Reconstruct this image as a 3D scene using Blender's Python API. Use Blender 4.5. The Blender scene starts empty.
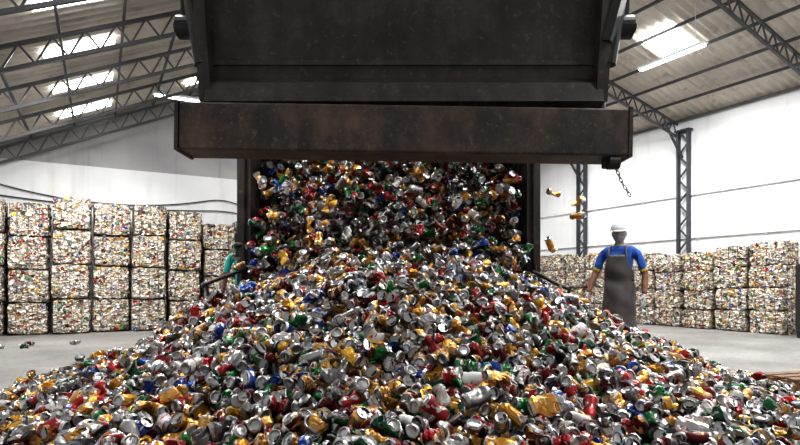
import bpy, bmesh, math, random
import numpy as np
from mathutils import Vector, Matrix, Euler, noise
random.seed(7); rng=np.random.default_rng(11)
scene=bpy.context.scene
scene.view_settings.view_transform='Standard'
try: scene.view_settings.look='Medium High Contrast'
except Exception: pass
scene.view_settings.exposure=0.05
PHI=math.radians(28.8)
CO,SI=math.cos(PHI),math.sin(PHI)
def R(u,v,z=0): return Vector((CO*u-SI*v, SI*u+CO*v, z))
def lin(c): return tuple(((x/255)/12.92 if x/255<=.04045 else ((x/255+.055)/1.055)**2.4) for x in c)+(1,)

# ---------------------------------------------------------------- materials
def newmat(name):
    m=bpy.data.materials.new(name); m.use_nodes=True
    nt=m.node_tree; b=nt.nodes['Principled BSDF']
    return m,nt,b
def N(nt,t,**k):
    n=nt.nodes.new(t)
    for a,v in k.items(): setattr(n,a,v)
    return n
def ramp(nt,stops,interp='LINEAR'):
    r=N(nt,'ShaderNodeValToRGB'); e=r.color_ramp.elements; r.color_ramp.interpolation=interp
    while len(e)<len(stops): e.new(.5)
    for i,(p,c) in enumerate(stops): e[i].position=p; e[i].color=c
    return r
def mix(nt,fac,a,b,mode='MIX'):
    m=N(nt,'ShaderNodeMix',data_type='RGBA',blend_type=mode)
    for s,v in ((0,fac),(6,a),(7,b)):
        if hasattr(v,'links') or hasattr(v,'is_linked'): nt.links.new(v,m.inputs[s])
        else: m.inputs[s].default_value=v
    return m.outputs[2]
def simple(name,col,rough=.6,metal=0,var=.15,scale=6,bump=.0):
    m,nt,b=newmat(name)
    tc=N(nt,'ShaderNodeTexCoord'); nz=N(nt,'ShaderNodeTexNoise'); nz.inputs['Scale'].default_value=scale; nz.inputs['Detail'].default_value=5
    nt.links.new(tc.outputs['Object'],nz.inputs['Vector'])
    c=lin(col); lo=tuple(x*(1-var) for x in c[:3])+(1,); hi=tuple(min(1,x*(1+var)) for x in c[:3])+(1,)
    r=ramp(nt,[(.3,lo),(.7,hi)]); nt.links.new(nz.outputs['Fac'],r.inputs[0]); nt.links.new(r.outputs[0],b.inputs['Base Color'])
    b.inputs['Roughness'].default_value=rough; b.inputs['Metallic'].default_value=metal
    if bump:
        bp=N(nt,'ShaderNodeBump'); bp.inputs['Strength'].default_value=bump; bp.inputs['Distance'].default_value=.02
        nt.links.new(nz.outputs['Fac'],bp.inputs['Height']); nt.links.new(bp.outputs[0],b.inputs['Normal'])
    return m
def rusty(name,dark,rust,amt=.5,rough=.55,chip=.35):
    m,nt,b=newmat(name)
    tc=N(nt,'ShaderNodeTexCoord')
    n1=N(nt,'ShaderNodeTexNoise'); n1.inputs['Scale'].default_value=3.2; n1.inputs['Detail'].default_value=12; n1.inputs['Roughness'].default_value=.75
    n3=N(nt,'ShaderNodeTexNoise'); n3.inputs['Scale'].default_value=26; n3.inputs['Detail'].default_value=8; n3.inputs['Roughness'].default_value=.7
    mp=N(nt,'ShaderNodeMapping'); mp.inputs['Scale'].default_value=(3,3,.9)
    n2=N(nt,'ShaderNodeTexNoise'); n2.inputs['Scale'].default_value=3; n2.inputs['Detail'].default_value=8
    nt.links.new(tc.outputs['Object'],n1.inputs['Vector']); nt.links.new(tc.outputs['Object'],mp.inputs[0]); nt.links.new(mp.outputs[0],n2.inputs['Vector']); nt.links.new(tc.outputs['Object'],n3.inputs['Vector'])
    r1=ramp(nt,[(amt-.08,lin(dark)),(amt+.14,lin(rust))]); nt.links.new(n1.outputs['Fac'],r1.inputs[0])
    r2=ramp(nt,[(.35,(.6,.6,.6,1)),(.7,(1.25,1.25,1.25,1))]); nt.links.new(n2.outputs['Fac'],r2.inputs[0])
    r3=ramp(nt,[(.56,(0,0,0,1)),(.7,(1,1,1,1))]); nt.links.new(n3.outputs['Fac'],r3.inputs[0])
    o=mix(nt,1.0,r1.outputs[0],r2.outputs[0],'MULTIPLY')
    mm=N(nt,'ShaderNodeMath',operation='MULTIPLY'); mm.inputs[1].default_value=chip; nt.links.new(r3.outputs[0],mm.inputs[0])
    o=mix(nt,mm.outputs[0],o,lin((120,106,94))); nt.links.new(o,b.inputs['Base Color'])
    b.inputs['Roughness'].default_value=rough; b.inputs['Metallic'].default_value=.3
    bp=N(nt,'ShaderNodeBump'); bp.inputs['Strength'].default_value=.5; bp.inputs['Distance'].default_value=.01
    nt.links.new(n1.outputs['Fac'],bp.inputs['Height']); nt.links.new(bp.outputs[0],b.inputs['Normal'])
    return m
M_steel=rusty('truck_steel',(40,38,36),(62,54,48),.5,chip=.3)
M_steel2=rusty('truck_steel_worn',(48,44,42),(86,70,60),.5,chip=.5)
M_black=simple('black_steel',(34,33,34),.5,.3)
M_truss=simple('truss_paint',(78,78,80),.6,.2)
M_col=simple('column_paint',(58,61,66),.6,.2)
M_rubber=simple('rubber',(25,25,25),.9)
M_block=simple('tarp',(40,42,45),.8)  # for the added cover that darkens the bed
M_cab=simple('cab_paint',(190,190,188),.35)
M_glass=simple('dark_glass',(20,26,30),.08)
M_pipe=simple('pipe_paint',(205,208,210),.5)
M_cable=simple('cable',(45,45,48),.7)
M_wood=simple('wood',(110,84,66),.8,0,.35,14,.4)
M_gal=simple('galvanised',(150,152,155),.4,.7)
def emis(name,col,s):
    m,nt,b=newmat(name); b.inputs['Base Color'].default_value=lin(col); b.inputs['Emission Color'].default_value=lin(col); b.inputs['Emission Strength'].default_value=s
    return m
M_sky=emis('skylight_sheet',(250,252,255),8.0)
M_tube=emis('fluorescent',(240,250,255),5.0)

# wall
def wallmat(name,c1,c2,dirt):
    m,nt,b=newmat(name)
    tc=N(nt,'ShaderNodeTexCoord'); n1=N(nt,'ShaderNodeTexNoise'); n1.inputs['Scale'].default_value=.7; n1.inputs['Detail'].default_value=7
    mp=N(nt,'ShaderNodeMapping'); mp.inputs['Scale'].default_value=(3,3,.25)
    n2=N(nt,'ShaderNodeTexNoise'); n2.inputs['Scale'].default_value=1.6; n2.inputs['Detail'].default_value=6
    nt.links.new(tc.outputs['Object'],n1.inputs['Vector']); nt.links.new(tc.outputs['Object'],mp.inputs[0]); nt.links.new(mp.outputs[0],n2.inputs['Vector'])
    r1=ramp(nt,[(.35,lin(c1)),(.65,lin(c2))]); nt.links.new(n1.outputs['Fac'],r1.inputs[0])
    r2=ramp(nt,[(.55,(1,1,1,1)),(.8,dirt)]); nt.links.new(n2.outputs['Fac'],r2.inputs[0])
    nt.links.new(mix(nt,1.0,r1.outputs[0],r2.outputs[0],'MULTIPLY'),b.inputs['Base Color']); b.inputs['Roughness'].default_value=.8
    return m
M_wall=wallmat('white_wall',(208,210,212),(226,227,228),(.85,.83,.8,1))
M_gable=wallmat('gable_sheet',(146,146,148),(168,168,168),(.7,.68,.65,1))
M_roof=wallmat('fibre_cement',(180,173,163),(204,197,186),(.6,.55,.5,1))
def floormat():
    m,nt,b=newmat('concrete')
    tc=N(nt,'ShaderNodeTexCoord'); n1=N(nt,'ShaderNodeTexNoise'); n1.inputs['Scale'].default_value=.6; n1.inputs['Detail'].default_value=10; n1.inputs['Roughness'].default_value=.65
    n2=N(nt,'ShaderNodeTexNoise'); n2.inputs['Scale'].default_value=14; n2.inputs['Detail'].default_value=6
    for n in (n1,n2): nt.links.new(tc.outputs['Object'],n.inputs['Vector'])
    r1=ramp(nt,[(.3,lin((88,87,86))),(.5,lin((116,114,112))),(.7,lin((138,136,133)))]); nt.links.new(n1.outputs['Fac'],r1.inputs[0])
    r2=ramp(nt,[(.35,(.8,.8,.8,1)),(.6,(1.05,1.05,1.05,1))]); nt.links.new(n2.outputs['Fac'],r2.inputs[0])
    nt.links.new(mix(nt,1.0,r1.outputs[0],r2.outputs[0],'MULTIPLY'),b.inputs['Base Color'])
    b.inputs['Roughness'].default_value=.6
    return m
M_floor=floormat()
def balemat(name,seed,warm):
    m,nt,b=newmat(name)
    tc=N(nt,'ShaderNodeTexCoord'); mp=N(nt,'ShaderNodeMapping'); mp.inputs['Scale'].default_value=(14,14,26); mp.inputs['Location'].default_value=(seed*7.3,seed*3.1,seed)
    nz=N(nt,'ShaderNodeTexNoise'); nz.inputs['Scale'].default_value=6; 
    nt.links.new(tc.outputs['Object'],mp.inputs[0]); nt.links.new(tc.outputs['Object'],nz.inputs['Vector'])
    add=N(nt,'ShaderNodeVectorMath',operation='ADD'); nt.links.new(mp.outputs[0],add.inputs[0]); nt.links.new(nz.outputs['Color'],add.inputs[1])
    vo=N(nt,'ShaderNodeTexVoronoi'); vo.inputs['Scale'].default_value=1; nt.links.new(add.outputs[0],vo.inputs['Vector'])
    ve=N(nt,'ShaderNodeTexVoronoi',feature='DISTANCE_TO_EDGE'); ve.inputs['Scale'].default_value=1; nt.links.new(add.outputs[0],ve.inputs['Vector'])
    sp=N(nt,'ShaderNodeSeparateColor'); nt.links.new(vo.outputs['Color'],sp.inputs[0])
    pal=[(0,(206,196,180)),(.2,(178,166,148)),(.36,(224,218,208)),(.5,(146,140,132)),(.6,(196,168,120)),(.69,(150,66,54)),(.73,(200,190,174)),(.88,(74,108,78)),(.91,(104,88,72)),(.97,(88,102,134))]
    r=ramp(nt,[(p,lin(c)) for p,c in pal],'CONSTANT'); nt.links.new(sp.outputs[0],r.inputs[0])
    re=ramp(nt,[(0,(.1,.08,.07,1)),(.15,(1,1,1,1))]); nt.links.new(ve.outputs['Distance'],re.inputs[0])
    o=mix(nt,1.0,r.outputs[0],re.outputs[0],'MULTIPLY')
    nt.links.new(o,b.inputs['Base Color']); b.inputs['Roughness'].default_value=.5; b.inputs['Metallic'].default_value=.15
    bp=N(nt,'ShaderNodeBump'); bp.inputs['Strength'].default_value=.9; bp.inputs['Distance'].default_value=.03
    nt.links.new(vo.outputs['Distance'],bp.inputs['Height']); nt.links.new(bp.outputs[0],b.inputs['Normal'])
    return m
M_bale=[balemat('bale_%d'%i,i,.12) for i in range(3)]
M_strap=simple('bale_gap',(60,54,48),.7)

# ---------------------------------------------------------------- mesh helpers
def link(ob,parent=None):
    scene.collection.objects.link(ob)
    if parent: ob.parent=parent
    return ob
def fin(bm,name,mats,parent=None,room=False,smooth=False):
    me=bpy.data.meshes.new(name); bmesh.ops.recalc_face_normals(bm,faces=bm.faces); bm.to_mesh(me); bm.free()
    for m in (mats if isinstance(mats,list) else [mats]): me.materials.append(m)
    if smooth:
        for p in me.polygons: p.use_smooth=True
    ob=bpy.data.objects.new(name,me); link(ob,parent)
    if room: ob.rotation_euler=(0,0,PHI)
    return ob
def empty(name,loc=(0,0,0),rz=0):
    e=bpy.data.objects.new(name,None); e.location=loc; e.rotation_euler=(0,0,rz); e.empty_display_size=.2
    return link(e)
def box(bm,c,s,rot=None,mi=0,bevel=0):
    r=bmesh.ops.create_cube(bm,size=1); vs=r['verts']
    M=Matrix.Translation(c)@((rot.to_matrix().to_4x4() if rot else Matrix()))@Matrix.Diagonal((*s,1))
    bmesh.ops.transform(bm,matrix=M,verts=vs)
    fs=set(f for v in vs for f in v.link_faces)
    for f in fs: f.material_index=mi
    if bevel:
        es=list(set(e for v in vs for e in v.link_edges)); 
        rr=bmesh.ops.bevel(bm,geom=es,offset=bevel,segments=2,affect='EDGES',profile=.5)
        for f in rr['faces']: f.material_index=mi
def strut(bm,a,b,w,h=None,mi=0):
    a=Vector(a);b=Vector(b);h=h or w;d=b-a
    q=d.to_track_quat('Z','Y'); 
    box(bm,(a+b)/2,(w,h,d.length),q,mi)
def rod(bm,a,b,r,r2=None,seg=10,mi=0):
    a=Vector(a);b=Vector(b);d=b-a
    res=bmesh.ops.create_cone(bm,cap_ends=True,segments=seg,radius1=r,radius2=r2 if r2 is not None else r,depth=d.length)
    bmesh.ops.transform(bm,matrix=Matrix.Translation((a+b)/2)@d.to_track_quat('Z','Y').to_matrix().to_4x4(),verts=res['verts'])
    for f in set(f for v in res['verts'] for f in v.link_faces): f.material_index=mi
def prism(bm,pts,x0,x1,mi=0):
    """extrude YZ polygon along X"""
    a=[bm.verts.new((x0,y,z)) for y,z in pts]; b=[bm.verts.new((x1,y,z)) for y,z in pts]
    n=len(pts); fs=[bm.faces.new(a),bm.faces.new(b[::-1])]
    for i in range(n): fs.append(bm.faces.new((a[i],a[(i+1)%n],b[(i+1)%n],b[i])))
    for f in fs: f.material_index=mi
def tube(name,pts,r,mat,parent=None,room=False):
    cu=bpy.data.curves.new(name,'CURVE'); cu.dimensions='3D'; cu.bevel_depth=r; cu.bevel_resolution=3; cu.resolution_u=6
    sp=cu.splines.new('NURBS'); sp.points.add(len(pts)-1); sp.use_endpoint_u=True; sp.order_u=3
    for p,c in zip(sp.points,pts): p.co=(*c,1)
    cu.materials.append(mat); ob=bpy.data.objects.new(name,cu); link(ob,parent)
    if room: ob.rotation_euler=(0,0,PHI)
    return ob

# ---------------------------------------------------------------- room
UL,UR,VB,VF=-2.4,13.2,14.26,-5.0
UM=5.5; ZM=4.8+.45*UM; ZR=5.25; SR=(ZM-ZR)/(UR-UM)
def roofz(u): return 4.8+.45*u if u<UM else ZM-SR*(u-UM)
bm=bmesh.new(); box(bm,((UL+UR)/2,(VB+VF)/2-1,-.05),(UR-UL+.6,VB-VF+2.6,.1)); fin(bm,'floor',M_floor,room=True)
bm=bmesh.new(); box(bm,((UL+UR)/2,VB+.1,1.85),(UR-UL+.4,.2,3.7)); fin(bm,'wall_back',M_wall,room=True)
bm=bmesh.new(); 
pts=[(UL-.2,3.7),(UR+.2,3.7),(UR+.2,ZR),(UM,ZM),(UL-.2,roofz(UL))]
a=[bm.verts.new((u,VB+.02,z)) for u,z in pts]; b_=[bm.verts.new((u,VB+.16,z)) for u,z in pts]
bm.faces.new(a);bm.faces.new(b_[::-1])
for i in range(5): bm.faces.new((a[i],a[(i+1)%5],b_[(i+1)%5],b_[i]))
fin(bm,'wall_back_upper',M_gable,room=True)
bm=bmesh.new(); box(bm,(UR+.1,(VB+VF)/2,ZR/2),(.2,VB-VF,ZR)); fin(bm,'wall_right',M_wall,room=True)
bm=bmesh.new(); box(bm,(UL-.1,(VB+VF)/2,1.86),(.2,VB-VF,3.72)); fin(bm,'wall_left',M_wall,room=True)
# corrugated roof
def corr(u0,u1,v0,v1,dz,name,mat,pitch=.18,amp=.028):
    bm=bmesh.new(); n=int((v1-v0)/pitch*6); rows=[]
    for i in range(n+1):
        v=v0+(v1-v0)*i/n; w=amp*math.sin(v/pitch*2*math.pi)
        rows.append((bm.verts.new((u0,v,roofz(u0)+dz+w)),bm.verts.new((u1,v,roofz(u1)+dz+w))))
    for i in range(n): bm.faces.new((rows[i][0],rows[i][1],rows[i+1][1],rows[i+1][0]))
    return fin(bm,name,mat,room=True,smooth=True)
corr(UL-.3,UM,VF,VB+.2,.06,'ceiling',M_roof); corr(UM,UR+.3,VF,VB+.2,.06,'ceiling',M_roof)
# skylights
k=0
TV=[14.0-1.685*i for i in range(12)]
def skylight(u0,u1,v0,v1):
    global k; k+=1
    corr(u0,u1,v0,v1,.0,'window_%d'%k,M_sky)
for i in range(9):
    vc=14.0-1.685*(i+.5)
    skylight(-.75,.2,vc-.16,vc+.16)
    if i in(0,): skylight(1.7,2.4,vc-.15,vc+.15)
for vc in (7.2,3.6,0,-2.5): skylight(9.8,10.8,vc-.4,vc+.4)
for vc in (9,5.5,2,-1.5): skylight(4.0,5.3,vc-.6,vc+.6)  # ridge row: unseen glowing panels added to light the hall
# trusses
def truss(v,right=True):
    bm=bmesh.new()
    def seg(u0,u1,n):
        P=lambda u,o:(u,v,roofz(u)-o)
        o1,o2=.10,.42
        strut(bm,P(u0,o1),P(u1,o1),.05,.05); strut(bm,P(u0,o2),P(u1,o2),.05,.05)
        for i in range(n):
            a=u0+(u1-u0)*i/n; m=u0+(u1-u0)*(i+.5)/n; c=u0+(u1-u0)*(i+1)/n
            strut(bm,P(a,o2),P(m,o1),.025); strut(bm,P(m,o1),P(c,o2),.025)
    seg(UL+.05,UM,20)
    if right: seg(UM,UR-.05,20)
    return fin(bm,'roof_truss',M_truss,room=True)
for i,v in enumerate(TV): truss(v,i%2==1)
bm=bmesh.new()
u=UL+.3
while u<UR:
    box(bm,(u,(VB+VF)/2,roofz(u)-.045),(.035,VB-VF,.06)); u+=.8
fin(bm,'roof_purlins',M_truss,room=True)
# steel columns on right wall (lattice)
def column(v,u=UR-.12,h=ZR-.3):
    bm=bmesh.new()
    for dv in(-.14,.14): box(bm,(u,v+dv,h/2),(.12,.05,h))
    n=16
    for i in range(n):
        z0=h*i/n; z1=h*(i+1)/n; s=1 if i%2 else -1
        strut(bm,(u,v-.14*s,z0),(u,v+.14*s,z1),.035)
    box(bm,(u,v,.02),(.18,.4,.04)); box(bm,(u,v,h),(.18,.4,.05))
    strut(bm,(u-.05,v,h-.7),(u-.75,v,roofz(u-.75)-.42),.05)
    fin(bm,'steel_column',M_col,room=True)
for v in (12.1,8.73,5.1,1.7): column(v)
# pipes on right wall, cables on back wall
for z,r in((3.3,.03),(2.2,.022)):
    bm=bmesh.new(); rod(bm,(UR-.04,VF+.1,z),(UR-.04,VB-.1,z),r)
    for i in range(12): box(bm,(UR-.02,VF+.6+i*1.6,z),(.04,.04,.1))
    fin(bm,'wall_pipe',M_pipe,room=True)
for z0,sag in((3.25,.35),(2.95,.12)):
    pts=[]
    for i in range(25):
        u=UL+.1+i*.62; s=(i%8)/8; pts.append((u,VB-.05,z0-sag*4*s*(1-s)-i*.01))
    tube('wall_cable',pts,.014,M_cable,room=True)
# fluorescent fixtures
def fixture(u,v,z,L,alongu=True):
    bm=bmesh.new(); s=(L,.12,.05) if alongu else (.12,L,.05)
    box(bm,(u,v,z),s,mi=0,bevel=.01)
    for d in(-.03,.03):
        c=Vector((u,v,z-.045))+Vector((0,d,0) if alongu else (d,0,0)); h=Vector((L/2-.04,0,0) if alongu else (0,L/2-.04,0))
        rod(bm,c-h,c+h,.018,seg=8,mi=1)
    for d in(-L*.35,L*.35):
        p=Vector((u+d,v,z) if alongu else (u,v+d,z)); rod(bm,p,(p.x,p.y,roofz(p.x)-.1),.006,seg=5)
    fin(bm,'fluorescent_fixture',[M_pipe,M_tube],room=True)
fixture(1.6,12.4,5.0,1.3); fixture(9.5,6.6,5.35,1.4,False); fixture(3,1,5,1.3); fixture(9.5,1,5.2,1.3)

# ---------------------------------------------------------------- CANS
cancol=bpy.data.collections.new('beverage_cans')
def canmat(name,base,acc,acc2,pat,metal=.75):
    m,nt,b=newmat(name)
    uv=N(nt,'ShaderNodeUVMap'); uv.uv_map='UVMap'
    oi=N(nt,'ShaderNodeObjectInfo')
    sep=N(nt,'ShaderNodeSeparateXYZ'); nt.links.new(uv.outputs[0],sep.inputs[0])
    mp=N(nt,'ShaderNodeMapping'); mp.inputs['Scale'].default_value=(3.2,1.7,1) if pat==0 else ((2,3.5,1) if pat==1 else (4,.9,1))
    nt.links.new(uv.outputs[0],mp.inputs[0])
    nz=N(nt,'ShaderNodeTexNoise',noise_dimensions='4D'); nz.inputs['Scale'].default_value=1.6; nz.inputs['Detail'].default_value=1.5
    mw=N(nt,'ShaderNodeMath',operation='MULTIPLY'); mw.inputs[1].default_value=3; nt.links.new(oi.outputs['Random'],mw.inputs[0])
    nt.links.new(mp.outputs[0],nz.inputs['Vector']); nt.links.new(mw.outputs[0],nz.inputs['W'])
    r1=ramp(nt,[(0,lin(base)),(.59,lin(acc)),(.65,lin(acc2)),(.68,lin(base))],'CONSTANT'); nt.links.new(nz.outputs['Fac'],r1.inputs[0])
    sil=lin((150,150,150))
    rb=ramp(nt,[(0,(1,1,1,1)),(.05,(0,0,0,1)),(.93,(1,1,1,1))],'CONSTANT'); nt.links.new(sep.outputs[1],rb.inputs[0])
    o=mix(nt,rb.outputs[0],r1.outputs[0],sil)
    hsv=N(nt,'ShaderNodeHueSaturation'); hsv.inputs['Saturation'].default_value=.95; mr=N(nt,'ShaderNodeMapRange'); mr.inputs[3].default_value=.4; mr.inputs[4].default_value=1.15
    nt.links.new(oi.outputs['Random'],mr.inputs[0]); nt.links.new(mr.outputs[0],hsv.inputs['Value']); nt.links.new(o,hsv.inputs['Color'])
    nt.links.new(hsv.outputs[0],b.inputs['Base Color'])
    b.inputs['Metallic'].default_value=metal; b.inputs['Roughness'].default_value=.34
    return m
W=(220,220,216); S=(160,160,162); G=(216,160,60)
designs=[('silver',(165,164,162),S,(150,40,35),0,.95,14),('silver2',(150,150,150),(60,70,120),(200,200,200),2,.95,9),('grey',(112,110,108),(200,200,200),(60,60,60),1,.9,7),
 ('gold',(218,156,40),W,(170,30,25),0,.65,14),('gold2',(192,138,66),(232,202,124),(120,30,20),1,.75,13),
 ('yellow',(236,180,28),(30,60,120),W,2,.35,5),
 ('red',(168,20,20),W,(220,190,120),0,.5,10),('red2',(140,16,20),S,W,2,.6,8),('maroon',(84,22,22),G,W,1,.6,9),
 ('green',(22,112,54),W,(200,30,30),0,.5,9),('darkgreen',(20,70,46),S,G,2,.6,6),
 ('blue',(24,68,150),W,(200,30,40),0,.5,5),('white',(214,213,210),(180,30,34),(40,80,150),1,.2,4),('xcream',(226,214,192),(190,176,150),(150,60,44),1,.1,.6)]
M_al=simple('can_aluminium',(160,160,160),.34,.95,.05); M_hole=simple('can_hole',(18,16,15),.8)
def can_mesh(name,shape,mat,seed):
    rr=random.Random(seed); seg=14
    prof=[(0,.010),(.018,.008),(.024,0),(.0275,.002),(.033,.011),(.033,.024),(.033,.038),(.033,.052),(.033,.066),(.033,.080),(.033,.092),(.033,.102),(.0275,.115),(.0272,.119),(.0255,.119),(.0245,.114),(.012,.1135),(0,.1135)]
    bm=bmesh.new(); uvl=bm.loops.layers.uv.new('UVMap'); rings=[]
    amp={0:.0026,1:.0038,2:.0045,3:.004,4:.0038}[shape]
    ph=rr.random()*6; tw=rr.uniform(-.5,.5)
    dents=[(rr.random()*6.28,rr.uniform(.02,.1),rr.uniform(.014,.03)) for _ in range(3 if shape==0 else 5)]
    def deform(x,y,z,a,r):
        zz=z-.06
        if r>.03:
            for da,dz,dd in dents:
                k2=math.exp(-((math.cos(a-da)-1)**2)*5-((z-dz)/.017)**2)
                x*=1-k2*dd/.033*.8; y*=1-k2*dd/.033*.8
            x+=rr.uniform(-amp,amp); y+=rr.uniform(-amp,amp); zz+=rr.uniform(-amp,amp)*.6
        if shape==0:
            x*=.86; x+=.006*math.sin(zz*40+ph)
        elif shape==1:
            k2=math.exp(-(zz/.03)**2); x*=1-.74*k2; y*=1+.28*k2; x+=.016*k2; an=tw*zz*10; x,y=x*math.cos(an)-y*math.sin(an),x*math.sin(an)+y*math.cos(an)
        elif shape==2:
            k2=math.exp(-(zz/.07)**2); x*=1-.68*k2; y*=1+.28*k2; x+=.014*math.sin(zz*60+ph)
        elif shape==3:
            zz*=.5; s=1+.18*math.sin(z*210+ph)*(1 if r>.03 else 0); x*=s; y*=s; x+=zz*.5
        elif shape==4:
            k2=math.exp(-(zz/.022)**2); x*=1-.55*k2
            if zz>0:
                an=1.0*min(1,zz/.02); x,zz=x*math.cos(an)+zz*math.sin(an), -x*math.sin(an)+zz*math.cos(an)
        return x,y,zz
    for r,z in prof:
        if r==0: rings.append([bm.verts.new(deform(0,0,z,0,0))]); continue
        rings.append([bm.verts.new(deform(r*math.cos(2*math.pi*i/seg),r*math.sin(2*math.pi*i/seg),z,2*math.pi*i/seg,r)) for i in range(seg)])
    for k2 in range(len(rings)-1):
        A,B=rings[k2],rings[k2+1]
        for i in range(seg):
            j=(i+1)%seg
            if len(A)==1: f=bm.faces.new((A[0],B[j],B[i]))
            elif len(B)==1: f=bm.faces.new((A[i],A[j],B[0]))
            else: f=bm.faces.new((A[i],A[j],B[j],B[i]))
            body=4<=k2<=11
            f.material_index=0 if body else 1
            if k2==15 and i in(0,1,13,12): f.material_index=2   # drink opening
            f.smooth=(shape==0 and seed%2==0)
            if body:
                for l in f.loops:
                    vi=l.vert; 
                    top=(vi in B); ang=(i if vi in(A[i],B[i]) else i+1)/seg
                    l[uvl].uv=(ang,(prof[k2+1][1] if top else prof[k2][1])/.12)
    if shape in(0,1,4):
        t=bmesh.ops.create_cube(bm,size=1)['verts']
        for v in t: 
            x,y,z=deform(v.co.x*.018-.002,v.co.y*.011,.117+v.co.z*.0016,0,.01); v.co=(x,y,z)
        for f in set(f for v in t for f in v.link_faces): f.material_index=1
    me=bpy.data.meshes.new(name); bm.to_mesh(me); bm.free()
    for m in(mat,M_al,M_hole): me.materials.append(m)
    ob=bpy.data.objects.new(name,me); cancol.objects.link(ob)
probs=[]; bprobs=[]
for di,d in enumerate(designs):
    mat=canmat('can_'+d[0],*d[1:6])
    for s in range(5):
        can_mesh('can_%02d_%d'%(di,s),s,mat,di*11+s); probs.append(d[6]*[.24,.24,.2,.11,.21][s])
        bw={'xcream':60,'white':26,'silver':22,'gold2':12}.get(d[0],d[6]*.7); bprobs.append(bw*[0,.2,.6,.2,0][s])
probs=np.array(probs,float); probs/=probs.sum(); bprobs=np.array(bprobs,float); bprobs/=bprobs.sum()
def gn_tree():
    ng=bpy.data.node_groups.new('scatter_cans','GeometryNodeTree')
    ng.interface.new_socket('Geometry',in_out='INPUT',socket_type='NodeSocketGeometry'); ng.interface.new_socket('Geometry',in_out='OUTPUT',socket_type='NodeSocketGeometry')
    gi=ng.nodes.new('NodeGroupInput'); go=ng.nodes.new('NodeGroupOutput')
    ci=ng.nodes.new('GeometryNodeCollectionInfo'); ci.inputs['Collection'].default_value=cancol; ci.inputs['Separate Children'].default_value=True; ci.inputs['Reset Children'].default_value=True
    ip=ng.nodes.new('GeometryNodeInstanceOnPoints'); ip.inputs['Pick Instance'].default_value=True
    def att(n,t): 
        a=ng.nodes.new('GeometryNodeInputNamedAttribute'); a.data_type=t; a.inputs['Name'].default_value=n
        return [o for o in a.outputs if o.enabled and o.name=='Attribute'][0]
    er=ng.nodes.new('FunctionNodeEulerToRotation')
    L=ng.links.new
    L(gi.outputs[0],ip.inputs['Points']); L(ci.outputs[0],ip.inputs['Instance']); L(att('vid','INT'),ip.inputs['Instance Index'])
    L(att('rot','FLOAT_VECTOR'),er.inputs[0]); L(er.outputs[0],ip.inputs['Rotation']); L(att('scl','FLOAT_VECTOR'),ip.inputs['Scale'])
    L(ip.outputs[0],go.inputs[0])
    return ng
NG=gn_tree()
def scatter(name,P,rot,scl,parent=None,vid=None,room=False):
    n=len(P); me=bpy.data.meshes.new(name); me.vertices.add(n); me.vertices.foreach_set('co',np.asarray(P,np.float32).ravel())
    if vid is None: vid=rng.choice(len(probs),n,p=probs)
    a=me.attributes.new('vid','INT','POINT'); a.data.foreach_set('value',vid.astype(np.int32))
    a=me.attributes.new('rot','FLOAT_VECTOR','POINT'); a.data.foreach_set('vector',np.asarray(rot,np.float32).ravel())
    a=me.attributes.new('scl','FLOAT_VECTOR','POINT'); a.data.foreach_set('vector',np.asarray(scl,np.float32).ravel())
    ob=bpy.data.objects.new(name,me); link(ob,parent); md=ob.modifiers.new('scatter','NODES'); md.node_group=NG
    if room: ob.rotation_euler=(0,0,PHI)
    return ob

# ---------------------------------------------------------------- bales
def bale_geo(bmo,c,s,mi):
    bm=bmesh.new()
    n=7; r=bmesh.ops.create_cube(bm,size=1)
    bmesh.ops.subdivide_edges(bm,edges=bm.edges[:],cuts=n,use_grid_fill=True)
    a=random.uniform(-.025,.025); rot=Matrix.Rotation(a,3,'Z')
    sd=Vector((random.random()*50,random.random()*50,0))
    for v in bm.verts:
        p=v.co.copy()
        for i in range(3):
            p[i]*= 1-.07*sum(abs(v.co[j])**6*64 for j in range(3) if j!=i)/2
        p=Vector((p.x*s[0],p.y*s[1],p.z*s[2]))
        d=noise.noise_vector(p*9+sd)*.022+noise.noise_vector(p*3+sd)*.018
        v.co=rot@(p+d)+Vector(c)
    for f in bm.faces: f.material_index=mi
    me=bpy.data.meshes.new('t'); bm.to_mesh(me); bm.free(); bmo.from_mesh(me); bpy.data.meshes.remove(me)
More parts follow.
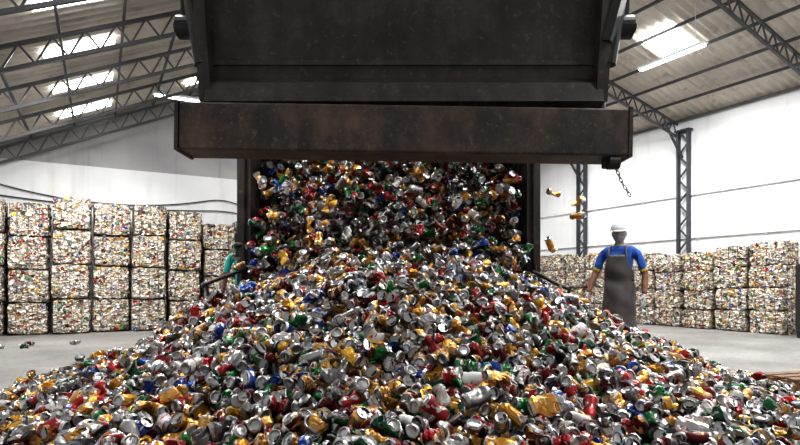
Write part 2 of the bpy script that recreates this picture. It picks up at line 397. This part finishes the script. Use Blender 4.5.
def bale_stack(u,v,w,d,h,n,faces,name='can_bale_stack'):
    bm=bmesh.new(); zc=0.01; FP=[];FR=[]
    for i in range(n):
        hh=h*random.uniform(.95,1.04); ww=w*random.uniform(.88,.96); dd=d*random.uniform(.90,.97)
        c=(u+random.uniform(-.02,.02),v+random.uniform(-.03,.03),zc+hh/2)
        bale_geo(bm,c,(ww,dd,hh*.975),random.randrange(3))
        for k2 in(-.28,0,.28):
            for sgn in(-1,1):
                box(bm,(c[0]+k2*ww,c[1]+sgn*(dd*.5+.004),c[2]),(.008,.012,hh*.93),mi=3)
                box(bm,(c[0]+sgn*(ww*.5+.002),c[1]+k2*dd,c[2]),(.012,.008,hh*.93),mi=3)
        for fc in faces:
            nn=Vector({'f':(0,-1,0),'l':(-1,0,0),'r':(1,0,0),'t':(0,0,1)}[fc]); 
            tt=Vector((1,0,0)) if fc in 'ft' else Vector((0,1,0)); bb=nn.cross(tt)
            ext=[ww,dd,hh]; la=abs(tt.dot(Vector(ext))); lb=abs(bb.dot(Vector(ext))); ln=abs(nn.dot(Vector(ext)))
            for _ in range(int(la*lb*170)):
                p=Vector(c)+nn*(ln/2-.006+random.uniform(-.012,.010))+tt*la*random.uniform(-.43,.43)+bb*lb*random.uniform(-.43,.43)
                an=random.choice((0,0,0,math.pi/2,random.uniform(0,3.14)))+random.gauss(0,.25)
                zz=(tt*math.cos(an)+bb*math.sin(an)); xx=(nn+Vector([random.gauss(0,.22) for _ in range(3)])); xx=(xx-xx.dot(zz)*zz).normalized(); yy=zz.cross(xx)
                M=Matrix((xx,yy,zz)).transposed(); FP.append(p); FR.append(tuple(M.to_euler()))
        zc+=hh
    ob=fin(bm,name,M_bale+[M_strap],room=True,smooth=False)
    m_=len(FP); scatter('pressed_cans',[tuple(p) for p in FP],FR,np.tile(np.array([[.55,.95,.8]]),(m_,1)),ob,vid=rng.choice(len(bprobs),m_,p=bprobs))
    return ob
us=-2.0
for i,(n,h) in enumerate([(4,.685),(4,.67),(4,.695),(4,.68),(4,.69),(4,.665),(4,.61),(4,.62),(3,.66),(3,.66),(3,.66)]):
    bale_stack(us+i*.735,13.4+.05*(i%2)+(.12 if i==3 else 0),.72,.85,h,n,'fr' if i<8 else 'f')
vs_=[6.2+.735*i for i in range(11)]
for i,v in enumerate(vs_):
    bale_stack(12.3+(.0 if i<3 else .1),v+(.1 if i>=3 else 0),.72,.72,[.48,.465,.455,.44,.46,.445,.47,.46,.48,.48,.48][i],4,'lf' if i in(0,3) else 'l')

# ---------------------------------------------------------------- can pile
CX,CY=-.04,4.95
pr=np.array([0,.7,1.25,1.7,2.1,2.6,3.05,3.5,3.9]); pz=np.array([1.20,1.15,.98,.70,.46,.27,.12,.02,0])
def pileH(x,y):
    dx=x-CX; dy=y-CY; dy=np.where(dy>0,dy*1.35,dy*.97); r=np.sqrt(dx*dx+dy*dy)
    lump=.035*np.sin(x*3.1+1)*np.cos(y*2.7)+.03*np.sin(x*6.3+y*4.1)+.02*np.sin(9*x-7*y)
    z=np.interp(r,pr,pz)
    return z+lump*np.clip(z*3,0,1), r
def randrot(n,flat=.5):
    rx=math.pi/2+rng.normal(0,flat,n); flip=rng.random(n)<.12; rx=np.where(flip,rng.uniform(0,3.14,n),rx)
    return np.stack([rx,rng.normal(0,flat,n),rng.uniform(0,6.283,n)],1)
pts=[]
sp=.074
for layer in range(3):
    gx,gy=np.meshgrid(np.arange(-4.1,4.1,sp),np.arange(1.55,7.0,sp)); gx=gx.ravel()+rng.uniform(-.037,.037,gx.size)+layer*.024; gy=gy.ravel()+rng.uniform(-.037,.037,gy.size)+layer*.024
    z,r=pileH(gx,gy)
    th=np.arctan2(gy-CY,gx-CX)
    edge=3.4+.2*np.sin(th*7)+.1*np.sin(th*17)
    keep=(r<edge+.25)&(rng.random(gx.size)<np.clip((edge+.25-r)/.5,0.0,1)*np.where(z>.1,(.68 if layer<1 else .75),.85))
    zz=z+.035-layer*.036+rng.normal(0,.016,gx.size); zz=np.maximum(zz,.034)
    zz+=np.where(rng.random(gx.size)<.07,.04,0)*(r<3)
    if layer>0: keep&=(z>.06)
    keep&=~((abs(gx-2.67)<.2)&(abs(gy-6.65)<.2))
    pts.append(np.stack([gx,gy,zz],1)[keep])
P=np.concatenate(pts); n=len(P)
ns=170; ang=np.concatenate([rng.uniform(math.pi,2*math.pi,130),rng.uniform(0,math.pi,40)]); rad=3.3+np.abs(rng.normal(0,.28,ns)); st=np.stack([CX+rad*np.cos(ang),CY+rad*np.sin(ang)*.85,np.full(ns,.034)],1); st=st[(st[:,1]>1.6)]
far=np.array([R(-.9+rng.uniform(-.6,.6),10.6+rng.uniform(-.4,.4),.034) for _ in range(7)]); st=np.concatenate([st,far])
pile=empty('can_pile')
scatter('pile_cans',P,randrot(n,.5),np.repeat(rng.uniform(1.04,1.24,(n,1)),3,1),pile)
rs=randrot(len(st),.03); rs[:,0]=math.pi/2
scatter('stray_cans',st,rs,np.ones((len(st),3))*1.05,pile)
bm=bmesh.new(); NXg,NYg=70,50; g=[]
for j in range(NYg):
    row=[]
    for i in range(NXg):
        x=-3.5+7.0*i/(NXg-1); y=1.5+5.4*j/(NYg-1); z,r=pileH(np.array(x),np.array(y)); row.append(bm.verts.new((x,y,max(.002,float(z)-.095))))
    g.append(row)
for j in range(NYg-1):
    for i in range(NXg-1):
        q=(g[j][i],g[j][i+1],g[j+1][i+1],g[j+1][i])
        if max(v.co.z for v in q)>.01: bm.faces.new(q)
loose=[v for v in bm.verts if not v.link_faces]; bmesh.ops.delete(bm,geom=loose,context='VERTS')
M_gapshade=simple('can_core',(32,27,25),.7,.3,.6,30); fin(bm,'pile_core',M_gapshade,pile,smooth=True)  # dark sheet below the cans: shade of the gaps put in as colour
# cascade pouring out of the bed
TX=-.10
def cascY(z): return 4.72+(z-1.1)*.6
pts=[]
for layer in range(3):
    gx,gz=np.meshgrid(np.arange(TX-1.22,TX+1.22,.078),np.arange(1.0,2.75,.068)); gx=gx.ravel()+rng.uniform(-.04,.04,gx.size); gz=gz.ravel()+rng.uniform(-.04,.04,gz.size)
    gy=cascY(gz)+layer*.08-.16*np.cos((gx-TX)*1.2)+.1+rng.normal(0,.045,gx.size)
    gx=np.clip(gx,TX-1.19,TX+1.19)
    keep=rng.random(gx.size)<[.45,.65,.85][layer]
    pts.append(np.stack([gx,gy,gz],1)[keep])
nf=260
fz=1.15+1.2*rng.random(nf)**.9; fx=TX+rng.uniform(-1,1,nf)*np.where(fz>1.5,1.16,1.16+(1.5-fz)*.4); fy=cascY(fz)-rng.uniform(.08,.5,nf)
pts.append(np.stack([fx,fy,fz],1))
ex=np.array([[1.38,4.9,1.83],[1.62,4.95,1.76],[1.60,4.9,1.62],[1.3,4.7,1.35],[-1.42,4.7,1.3]]); pts.append(ex)
P2=np.concatenate(pts); n2=len(P2); v2=rng.choice(len(probs),n2,p=probs); v2[-5:]=[3*5+1,3*5+2,4*5,3*5,5]
scatter('falling_cans',P2,rng.uniform(0,6.283,(n2,3)),np.repeat(rng.uniform(1.0,1.18,(n2,1)),3,1),pile,vid=v2)

# ---------------------------------------------------------------- tipping truck
truck=empty('tipper_truck')
XL,XR=TX-1.23,TX+1.23
bm=bmesh.new()
side=[(4.85,.95),(4.85,2.6),(5.15,3.25),(8.9,5.35),(9.75,3.95),(5.4,.95)]
for x0,x1 in((XL-.05,XL),(XR,XR+.05)): prism(bm,side,x0,x1)
for x in(XL-.08,XR+.08):
    box(bm,(x,4.88,1.75),(.07,.12,1.75),bevel=.01)          # rear posts
    strut(bm,(x,5.15,3.3),(x,8.9,5.4),.1,.1); strut(bm,(x,5.4,.95),(x,9.75,3.95),.1,.1)
    for t in(.2,.45,.7,.95):
        a=Vector((x,5.4+4.35*t,.95+3.0*t)); b2=Vector((x,5.15+3.75*t,3.25+2.1*t)); strut(bm,a,b2,.09,.08)
fin(bm,'bed_sides',M_steel,truck)
bm=bmesh.new(); prism(bm,[(5.3,.95),(5.34,.88),(9.8,3.9),(9.75,3.97)],XL,XR); prism(bm,[(9.7,3.95),(9.78,3.98),(8.95,5.4),(8.88,5.36)],XL,XR)
for t in(.1,.3,.5,.7,.9): box(bm,(TX,5.4+4.35*t,.85+3.0*t),(2.4,.1,.12),Euler((.6,0,0)))
fin(bm,'bed_floor',M_steel,truck)
bm=bmesh.new(); prism(bm,[(5.0,3.0),(5.15,3.3),(8.9,5.42),(8.9,5.38),(5.17,3.25),(5.04,2.98)],XL,XR); fin(bm,'bed_tarp',M_block,truck)  # unseen cover, added to keep light out of the bed
# tailgate swung open toward the camera
TG=.02
bm=bmesh.new()
prism(bm,[(3.36,2.12),(3.30,2.12),(3.06,3.6),(3.14,3.6)],TG-1.16,TG+1.17)          # main plate
for sx in(-1,1): strut(bm,(TG+sx*1.17,3.30,2.1),(TG+sx*1.19,3.06,3.6),.07,.14)
prism(bm,[(3.30,2.26),(3.23,2.2),(3.20,2.08),(3.30,2.03),(3.36,2.1)],TG-1.17,TG+1.18)
strut(bm,(TG-1.17,3.27,2.33),(TG+1.18,3.27,2.33),.03,.03)
strut(bm,(TG-1.17,3.15,3.05),(TG+1.18,3.15,3.05),.05,.05)
ob=fin(bm,'tailgate_plate',M_steel,truck)
bm=bmesh.new()
rz=Euler((0,math.radians(.9),0))
box(bm,(TG+.005,3.2,1.885),(2.56,.24,.27),rz,bevel=.012)
for sx in(-1,1): box(bm,(TG+sx*1.285,3.2,1.885-sx*.02),(.02,.25,.28),rz)
fin(bm,'tailgate_beam',M_steel2,truck)
bm=bmesh.new()
for s,x in((-1,TG-1.28),(1,TG+1.30)):
    box(bm,(x,3.3,2.98),(.11,.16,.9),Euler((.1,0,0)),bevel=.015)
    rod(bm,(x-.08,3.3,2.56),(x+.08,3.3,2.56),.07,seg=18)
    rod(bm,(x-.1,3.3,2.56),(x+.1,3.3,2.56),.035,seg=12)
    strut(bm,(x,3.1,3.42),(TX+s*1.31,5.2,3.3),.12,.14)
    strut(bm,(TX+s*1.31,5.2,3.3),(TX+s*1.31,4.9,2.55),.1,.12)
    rod(bm,(x-s*.08,3.22,2.3),(x+s*.11,3.3,3.3),.035)
    rod(bm,(x-s*.07,3.4,2.05),(x-s*.07,3.4,2.4),.03)
strut(bm,(TG+1.2,3.2,2.42),(TG+1.36,3.1,3.1),.1,.05)
fin(bm,'hinge_arms',M_black,truck)
bm=bmesh.new(); box(bm,(TG+1.2,3.2,1.715),(.06,.06,.06),bevel=.01); rod(bm,(TG+1.17,3.12,1.70),(TG+1.23,3.12,1.70),.04,seg=14)
fin(bm,'latch_hook',M_black,truck)
bm=bmesh.new()
for i in range(9):
    c=Vector((TG+1.235+.011*i+.003*math.sin(i),3.2,1.70-.021*i)); a=math.pi/2*(i%2)
    q=Matrix.Translation(c)@Matrix.Rotation(-.45,4,'Y')@Matrix.Rotation(a,4,'Z')
    K=12;rings=[]
    for k2 in range(K):
        t=2*math.pi*k2/K; cc=Vector((.008*math.cos(t),0,.015*math.sin(t))); nn=Vector((math.cos(t),0,math.sin(t)))
        rings.append([bm.verts.new(q@(cc+.003*(math.cos(p)*nn+math.sin(p)*Vector((0,1,0))))) for p in(0,1.57,3.14,4.71)])
    for k2 in range(K):
        for m2 in range(4): bm.faces.new((rings[k2][m2],rings[(k2+1)%K][m2],rings[(k2+1)%K][(m2+1)%4],rings[k2][(m2+1)%4]))
fin(bm,'chain',M_black,truck)
bm=bmesh.new()
def poly(pts,r):
    for a,b in zip(pts[:-1],pts[1:]): rod(bm,a,b,r,seg=10)
poly([(XL-.04,4.8,1.14),(XL-.24,4.7,1.05),(XL-.33,4.66,1.01)],.017); poly([(XL-.33,4.66,1.02),(XL-.30,4.66,.86)],.014); poly([(XL-.33,4.66,1.01),(XL-.36,4.64,.99)],.022)
poly([(XR+.04,4.8,1.12),(XR+.24,4.7,1.0),(XR+.33,4.66,.96)],.017); poly([(XR+.33,4.66,.98),(XR+.28,4.66,.86)],.014); poly([(XR+.06,4.8,1.18),(XR+.07,4.8,1.0)],.016); poly([(XL-.06,4.8,1.2),(XL-.07,4.8,1.0)],.016)
fin(bm,'latch_levers',M_black,truck)
bm=bmesh.new()
for x in(TX-.42,TX+.42): box(bm,(x,8.4,.78),(.1,6.0,.22))
for y in(6,7.4,9,10.8): box(bm,(TX,y,.78),(.8,.1,.16))
rod(bm,(TX,8.2,.85),(TX,8.0,2.75),.09); rod(bm,(TX,8.2,.85),(TX,8.12,1.6),.13)
fin(bm,'chassis',M_black,truck)
bm=bmesh.new()
for y in(6.3,7.6,10.9):
    for s in(-1,1):
        for o in((0,) if y>10 else (0,.3)):
            x=TX+s*(1.08-o); rod(bm,(x-.13,y,.5),(x+.13,y,.5),.5,seg=32); rod(bm,(x-.14,y,.5),(x+.14,y,.5),.27,seg=20,mi=1)
    rod(bm,(TX-1,y,.5),(TX+1,y,.5),.08)
fin(bm,'wheels',[M_rubber,M_gal],truck)
bm=bmesh.new(); prism(bm,[(10.3,.7),(10.3,2.9),(11.7,2.9),(12.1,1.9),(12.15,.6)],TX-1.2,TX+1.2,0)
prism(bm,[(11.74,2.8),(12.12,1.95),(12.13,1.97),(11.76,2.82)],TX-1.05,TX+1.05,1)
for s in(-1,1): box(bm,(TX+s*1.2,11.2,2.25),(.02,.8,.6),mi=1)
box(bm,(TX,12.15,.6),(2.4,.15,.3),mi=2)
fin(bm,'cab',[M_cab,M_glass,M_black],truck)

# ---------------------------------------------------------------- people
def skin_mesh(verts,edges,radii,root=0,sub=2):
    me=bpy.data.meshes.new('sk'); me.from_pydata(verts,edges,[]); ob=bpy.data.objects.new('sk',me); link(ob)
    md=ob.modifiers.new('s','SKIN'); 
    sv=me.skin_vertices[0].data
    for i,r in enumerate(radii):
        sv[i].radius=(r,r) if not isinstance(r,tuple) else r; sv[i].use_root=(i==root)
    md.use_smooth_shade=True
    ss=ob.modifiers.new('b','SUBSURF'); ss.levels=sub; ss.render_levels=sub
    dg=bpy.context.evaluated_depsgraph_get(); dg.update()
    out=bpy.data.meshes.new_from_object(ob.evaluated_get(dg)); bpy.data.objects.remove(ob); 
    return out
def obj(name,me,parent,mats):
    me.materials.clear()
    for m in mats: me.materials.append(m)
    for p in me.polygons: p.use_smooth=True
    o=bpy.data.objects.new(name,me); return link(o,parent)
M_skin=simple('skin',(104,68,50),.55,0,.08); M_trou=simple('trousers',(44,46,54),.85); M_boot=simple('boots',(28,25,24),.6)
M_glove=simple('gloves',(150,152,156),.8,0,.2,40); M_hat=simple('hard_hat',(176,178,184),.3,0,.03); M_mask=simple('mask',(96,96,102),.8)
M_apron=simple('apron',(64,60,59),.55,0,.35,4,.4); M_yel=simple('shirt_yellow',(190,180,50),.8); M_eye=simple('eye',(200,192,185),.4); M_pup=simple('pupil',(15,12,10),.2); M_hair=simple('hair',(18,15,14),.9)
def shieldmat():
    m,nt,b=newmat('face_shield'); b.inputs['Base Color'].default_value=(.6,.64,.68,1); b.inputs['Alpha'].default_value=.12; b.inputs['Roughness'].default_value=.08
    return m
M_shield=shieldmat()
def hand(name,wrist,dirv,inner,fwd,parent,mat,s=1.1):
    d=Vector(dirv).normalized(); n=Vector(inner); n=(n-n.dot(d)*d).normalized(); f=d.cross(n); 
    if f.dot(Vector(fwd))<0: f=-f
    w=Vector(wrist); pt=lambda a,b,c: w+s*(a*d+b*n+c*f)
    bm=bmesh.new()
    def addme(me):
        bm.from_mesh(me); bpy.data.meshes.remove(me)
    addme(skin_mesh([pt(-.02,0,0),pt(.02,0,0),pt(.055,0,0),pt(.085,.004,0)],[(0,1),(1,2),(2,3)],[.026,.027,.033,.031],sub=2))
    for v in bm.verts:
        r=v.co-w; k2=r.dot(n); a=r.dot(d)
        if a>.0: v.co-=n*k2*.42; v.co+=f*((v.co-w).dot(f))*.22
    for off,L,cu in((.031,.92,.5),(.010,1.0,.55),(-.011,.94,.6),(-.031,.76,.7)):
        p=[pt(.07,0,off)]; ang=0; q=Vector((.092,.003)); p.append(pt(q.x,q.y,off*1.05)); 
        for seg_,an in((.038,.35),(.026,.6),(.02,.5)):
            ang+=an*cu*1.3; q=q+Vector((math.cos(ang),math.sin(ang)))*seg_*L; p.append(pt(q.x,q.y,off*1.12))
        addme(skin_mesh(p,[(i,i+1) for i in range(len(p)-1)],[.0095,.0105,.0095,.0088,.0075],sub=1))
    p=[pt(.02,.006,.018),pt(.04,.014,.042),pt(.062,.022,.054),pt(.085,.028,.056)]
    addme(skin_mesh(p,[(0,1),(1,2),(2,3)],[.015,.013,.0115,.009],sub=1))
    me=bpy.data.meshes.new(name); bm.to_mesh(me); bm.free()
    return obj(name,me,parent,[mat])
def person(name,loc,rz,shirt,apron=True,helmet=True,armL=None,armR=None):
    root=empty(name,loc,rz)
    eR,wR=armR or ((-.27,.03,1.13),(-.31,-.07,.88)); eL,wL=armL or ((.27,.04,1.13),(.27,-.10,.89))
    V=[(0,0,.96),(0,.005,1.10),(0,0,1.26),(0,.005,1.38),(0,.005,1.47),(0,-.015,1.57),
       (-.13,.005,1.405),(-.195,.01,1.375),eR,wR, (.13,.005,1.405),(.195,.01,1.375),eL,wL,
       (-.095,0,.90),(-.115,-.02,.50),(-.12,.02,.10),(-.13,-.03,.05),(-.145,-.13,.04),
       (.095,0,.90),(.125,-.03,.50),(.14,.01,.10),(.15,-.04,.05),(.17,-.14,.04)]
    E=[(0,1),(1,2),(2,3),(3,4),(4,5),(3,6),(6,7),(7,8),(8,9),(3,10),(10,11),(11,12),(12,13),(0,14),(14,15),(15,16),(16,17),(17,18),(0,19),(19,20),(20,21),(21,22),(22,23)]
    Rr=[.14,.135,.15,.12,.065,.052,.08,.068,.046,.031,.08,.068,.046,.031,.095,.064,.046,.048,.04,.095,.064,.046,.048,.04]
    me=skin_mesh(V,E,Rr,sub=3)
    def dseg(p,a,b):
        a=Vector(a);b=Vector(b);t=max(0,min(1,(p-a).dot(b-a)/(b-a).length_squared)); return (p-(a+(b-a)*t)).length,t
    for v in me.vertices:
        if abs(v.co.x)<.2 and .8<v.co.z<1.42:
            v.co.y*=.86; v.co.x*=1.08
        if v.co.z<1.45: v.co+=noise.noise_vector(v.co*16)*.006
    mats=[shirt,M_skin,M_trou,M_boot,M_yel]
    o=obj('body',me,root,mats)
    for p in me.polygons:
        c=p.center; mi=0
        dl=dseg(c,eL,wL);dr=dseg(c,eR,wR);ul=dseg(c,(.195,.01,1.375),eL);ur=dseg(c,(-.195,.01,1.375),eR)
        arm=min(dl[0],dr[0])<.065 and abs(c.x)>.18
        if c.z>1.475: mi=1
        elif arm: mi=1
        elif abs(c.x)>.19 and c.z<1.36:
            t=ul[1] if c.x>0 else ur[1]; mi=1 if t>.84 else (4 if (t>.72 and apron) else 0)
        elif c.z<.13: mi=3
        elif c.z<.97: mi=2
        p.material_index=mi
    gm=M_glove if apron else M_skin
    hand('hand_r',wR,Vector(wR)-Vector(eR),(1,0,0),(0,-1,0),root,gm); hand('hand_l',wL,Vector(wL)-Vector(eL),(-1,0,0),(0,-1,0),root,gm)
    bm=bmesh.new(); K=32; rg=[]
    for z,ax,ay in((1.02,.150,.122),(.97,.163,.134),(.92,.168,.138)):
        rg.append([bm.verts.new((ax*math.cos(t*6.283/K)*(1+.02*math.sin(t*1.3)),ay*math.sin(t*6.283/K),z+.006*math.sin(t))) for t in range(K)])
    for a in range(2):
        for i in range(K): bm.faces.new((rg[a][i],rg[a][(i+1)%K],rg[a+1][(i+1)%K],rg[a+1][i]))
    fin(bm,'shirt_hem',shirt,root,smooth=True)
    bm=bmesh.new(); K=20; rg=[]
    for z,r in((1.44,.085),(1.475,.07),(1.49,.072)):
        rg.append([bm.verts.new((r*math.cos(t*6.283/K),.005+r*.9*math.sin(t*6.283/K)-.01*(z-1.44)*10,z)) for t in range(K)])
    for a in range(2):
        for i in range(K): bm.faces.new((rg[a][i],rg[a][(i+1)%K],rg[a+1][(i+1)%K],rg[a+1][i]))
    fin(bm,'collar',M_yel if apron else shirt,root,smooth=True)
    he=empty('head'); he.parent=root; he.location=(0,-.022,1.622); he.rotation_euler=(math.radians(8),0,math.radians(-14 if not apron else 10))
    bm=bmesh.new(); bmesh.ops.create_uvsphere(bm,u_segments=40,v_segments=28,radius=1)
    for v in bm.verts:
        x,y,z=v.co; 
        w_=.077*(1-.24*max(0,-z)**1.6); dd=.097
        X,Y,Z=x*w_,y*dd,z*.12
        if y<0:
            Y+=.012*max(0,-y)*(.3 if z<-.5 else 0)
            k2=math.exp(-(x/.17)**2-((z+.16)/.2)**2)*(1 if y<-.3 else 0); Y-=.024*k2
            for ex_ in(-.38,.38):
                Y+=.011*math.exp(-((x-ex_)/.2)**2-((z-.04)/.13)**2)
            Y-=.006*math.exp(-((z-.24)/.12)**2)*(-y)
            Y-=.009*math.exp(-(x/.26)**2-((z+.47)/.07)**2)+.0075*math.exp(-(x/.26)**2-((z+.60)/.07)**2)
            Y-=.012*math.exp(-(x/.3)**2-((z+.88)/.15)**2)
        v.co=(X,Y,Z)
    fin(bm,'face',M_skin,he,smooth=True)
    bm=bmesh.new()
    for s in(-1,1):
        r=bmesh.ops.create_uvsphere(bm,u_segments=14,v_segments=10,radius=1)
        for v in r['verts']:
            x,y,z=v.co; v.co=(s*.078+x*.008+s*.006*y,.012+y*.018,-.005+z*.028)
    fin(bm,'ears',M_skin,he,smooth=True)
    bm=bmesh.new()
    for s in(-1,1):
        r=bmesh.ops.create_uvsphere(bm,u_segments=12,v_segments=8,radius=1)
        for v in r['verts']: v.co=Vector((s*.029+v.co.x*.012,-.0745+v.co.y*.009,.004+v.co.z*.0065))
        r=bmesh.ops.create_uvsphere(bm,u_segments=10,v_segments=8,radius=.005); bmesh.ops.translate(bm,vec=(s*.029,-.0800,.003),verts=r['verts'])
        for f in set(f for v in r['verts'] for f in v.link_faces): f.material_index=1
    fin(bm,'eyes',[M_eye,M_pup],he,smooth=True)
    bm=bmesh.new(); bmesh.ops.create_uvsphere(bm,u_segments=32,v_segments=20,radius=1)
    bmesh.ops.delete(bm,geom=[v for v in bm.verts if v.co.z<(.42 if v.co.y<.1 else -.35)],context='VERTS')
    for v in bm.verts: v.co=Vector((v.co.x*.081,v.co.y*.101+.002,v.co.z*.124))
    fin(bm,'hair',M_hair,he,smooth=True)
    if helmet:
        bm=bmesh.new(); K=18; rows=[]
        for j in range(8):
            z=-.018-.082*j/7; row=[]
            for i in range(K+1):
                t=math.radians(-80+160*i/K); wx=.077*(1-.24*(max(0,-z/.12))**1.6)+.004; zn=max(.25,math.sqrt(max(0,1-(z/.125)**2)))
                y=-.101*math.cos(t)*zn-.022*math.exp(-(t/.35)**2)*math.exp(-((z+.035)/.035)**2)-.006
                row.append(bm.verts.new((wx*math.sin(t)*max(zn,.6),y,z)))
            rows.append(row)
        for j in range(7):
            for i in range(K): bm.faces.new((rows[j][i],rows[j][i+1],rows[j+1][i+1],rows[j+1][i]))
        fin(bm,'mask',M_mask,he,smooth=True)
        bm=bmesh.new(); r=bmesh.ops.create_uvsphere(bm,u_segments=36,v_segments=20,radius=1)
        bmesh.ops.delete(bm,geom=[v for v in bm.verts if v.co.z<-.02],context='VERTS')
        for v in bm.verts:
            x,y,z=v.co; rid=.006*math.exp(-(x/.15)**2)*max(0,z)
            v.co=(x*.102,y*.126+.005,.048+z*.105+rid)
        K=36; A=[];B=[]
        for i in range(K):
            t=2*math.pi*i/K; fr=max(0,-math.sin(t)); A.append(bm.verts.new((.101*math.cos(t),.005+.125*math.sin(t),.052))); B.append(bm.verts.new(((.106+.002*fr)*math.cos(t),.005+(.130+.026*fr**2)*math.sin(t),.045-.006*fr)))
        for i in range(K): bm.faces.new((A[i],A[(i+1)%K],B[(i+1)%K],B[i]))
        fin(bm,'hard_hat',M_hat,he,smooth=True)
        bm=bmesh.new(); K=16; rows=[]
        for j in range(6):
            z=.05-.18*j/5; rows.append([bm.verts.new((.110*math.sin(math.radians(-70+140*i/K)),-.14*math.cos(math.radians(-70+140*i/K))-.01*j/5-.01,z)) for i in range(K+1)])
        for j in range(5):
            for i in range(K): bm.faces.new((rows[j][i],rows[j][i+1],rows[j+1][i+1],rows[j+1][i]))
        fin(bm,'face_shield',M_shield,he,smooth=True)
    if apron:
        bm=bmesh.new(); K=28; rows=[]; J=30
        for j in range(J+1):
            z=1.36-.97*j/J; 
            half=math.radians(38+ (50*min(1,max(0,(1.28-z)/.18)))) 
            rx=.178+.02*max(0,(1.0-z))*3-.012*math.exp(-((z-1.06)/.06)**2); ry=.165+.08*max(0,(1.0-z))-.02*math.exp(-((z-1.06)/.06)**2)
            row=[]
            for i in range(K+1):
                t=-half+2*half*i/K; fold=.022*math.sin(t*6+1.3)*max(0,1.05-z)*1.4+.004*math.sin(z*23+t*3)
                row.append(bm.verts.new(((rx+fold)*math.sin(t)*1.02,-(ry+fold)*math.cos(t),z+.012*math.sin(t*5)*(j==J))))
            rows.append(row)
        for j in range(J):
            for i in range(K): bm.faces.new((rows[j][i],rows[j][i+1],rows[j+1][i+1],rows[j+1][i]))
        o=fin(bm,'apron',M_apron,root,smooth=True); sd=o.modifiers.new('t','SOLIDIFY'); sd.thickness=.006
        for s in(-1,1): tube('strap',[(s*.10,-.14,1.35),(s*.10,-.13,1.42),(s*.09,-.03,1.49),(s*.07,.08,1.45)],.011,M_apron,root)
        tube('waist_tie',[(-.165,-.07,1.06),(-.16,.06,1.06),(0,.14,1.05),(.16,.06,1.06),(.165,-.07,1.06)],.009,M_apron,root)
    return root
M_blue=simple('shirt_blue',(32,78,156),.8,0,.2,8,.2); M_teal=simple('shirt_teal',(40,160,150),.8)
person('worker_with_apron',(2.68,6.65,0),math.radians(-34),M_blue,armR=((-.285,.0,1.14),(-.345,-.12,.90)),armL=((.28,.05,1.13),(.29,-.06,.88)))
person('worker_in_teal_shirt',(-2.12,7.5,0),math.radians(20),M_teal,apron=False,helmet=False)

# ---------------------------------------------------------------- small things
pal=empty('wooden_pallet',(4.05,5.2,0),.25)
bm=bmesh.new()
for i in range(5): box(bm,(0,-.3+.15*i,.115),(.8,.1,.02),bevel=.003)
for x in(-.35,0,.35): box(bm,(x,0,.055),(.09,.7,.09))
fin(bm,'planks',M_wood,pal)
bm=bmesh.new(); box(bm,(7.75,10.15,.75),(.5,.4,1.3),bevel=.02); box(bm,(7.75,9.94,.75),(.44,.02,1.2),mi=0,bevel=.005); rod(bm,(7.6,9.93,.8),(7.6,9.90,.8),.02); box(bm,(7.75,10.15,.05),(.46,.36,.1))
fin(bm,'electrical_cabinet',M_black)

# ---------------------------------------------------------------- light
w=bpy.data.worlds.new('World'); scene.world=w; w.use_nodes=True
bg=w.node_tree.nodes['Background']; bg.inputs[0].default_value=(.92,.96,1,1); bg.inputs[1].default_value=.6
def area(name,u,v,z,sx,sy,p,col=(1,1,1),rx=0):
    l=bpy.data.lights.new(name,'AREA'); l.shape='RECTANGLE'; l.size=sx; l.size_y=sy; l.energy=p; l.color=col
    o=bpy.data.objects.new(name,l); o.location=R(u,v,z); o.rotation_euler=(rx,0,PHI); link(o)
for i,(u,v,z,sx,sy,p) in enumerate([(4.6,8.9,6.3,1.3,1.2,200),(4.6,5.5,6.3,1.3,1.2,200),(4.6,2,6.3,1.3,1.2,330),(4.6,-1.5,6.3,1.3,1.2,220),  # this row: fill lamps added along the ridge, no skylights seen there
    (-.3,9.6,4.15,1.0,.3,150),(-.3,11.2,4.15,1.0,.3,150),(10.3,7.2,5.4,1,.8,290),(10.3,3.6,5.4,1.2,.9,260),(10.3,0,5.4,1.2,.9,180),(-.3,4.5,4.15,1.1,.4,90),(10.3,11,5.3,1.2,.5,200)]):
    area('skylight_lamp',u,v,z,sx,sy,p,(1,.99,.97))

cam=bpy.data.cameras.new('Camera'); co=bpy.data.objects.new('Camera',cam); link(co)
co.location=(0,0,1.0); co.rotation_euler=(math.pi/2,0,0); cam.lens=545/800*36; cam.sensor_width=36; cam.shift_y=62.5/800; cam.clip_start=.05
scene.camera=co
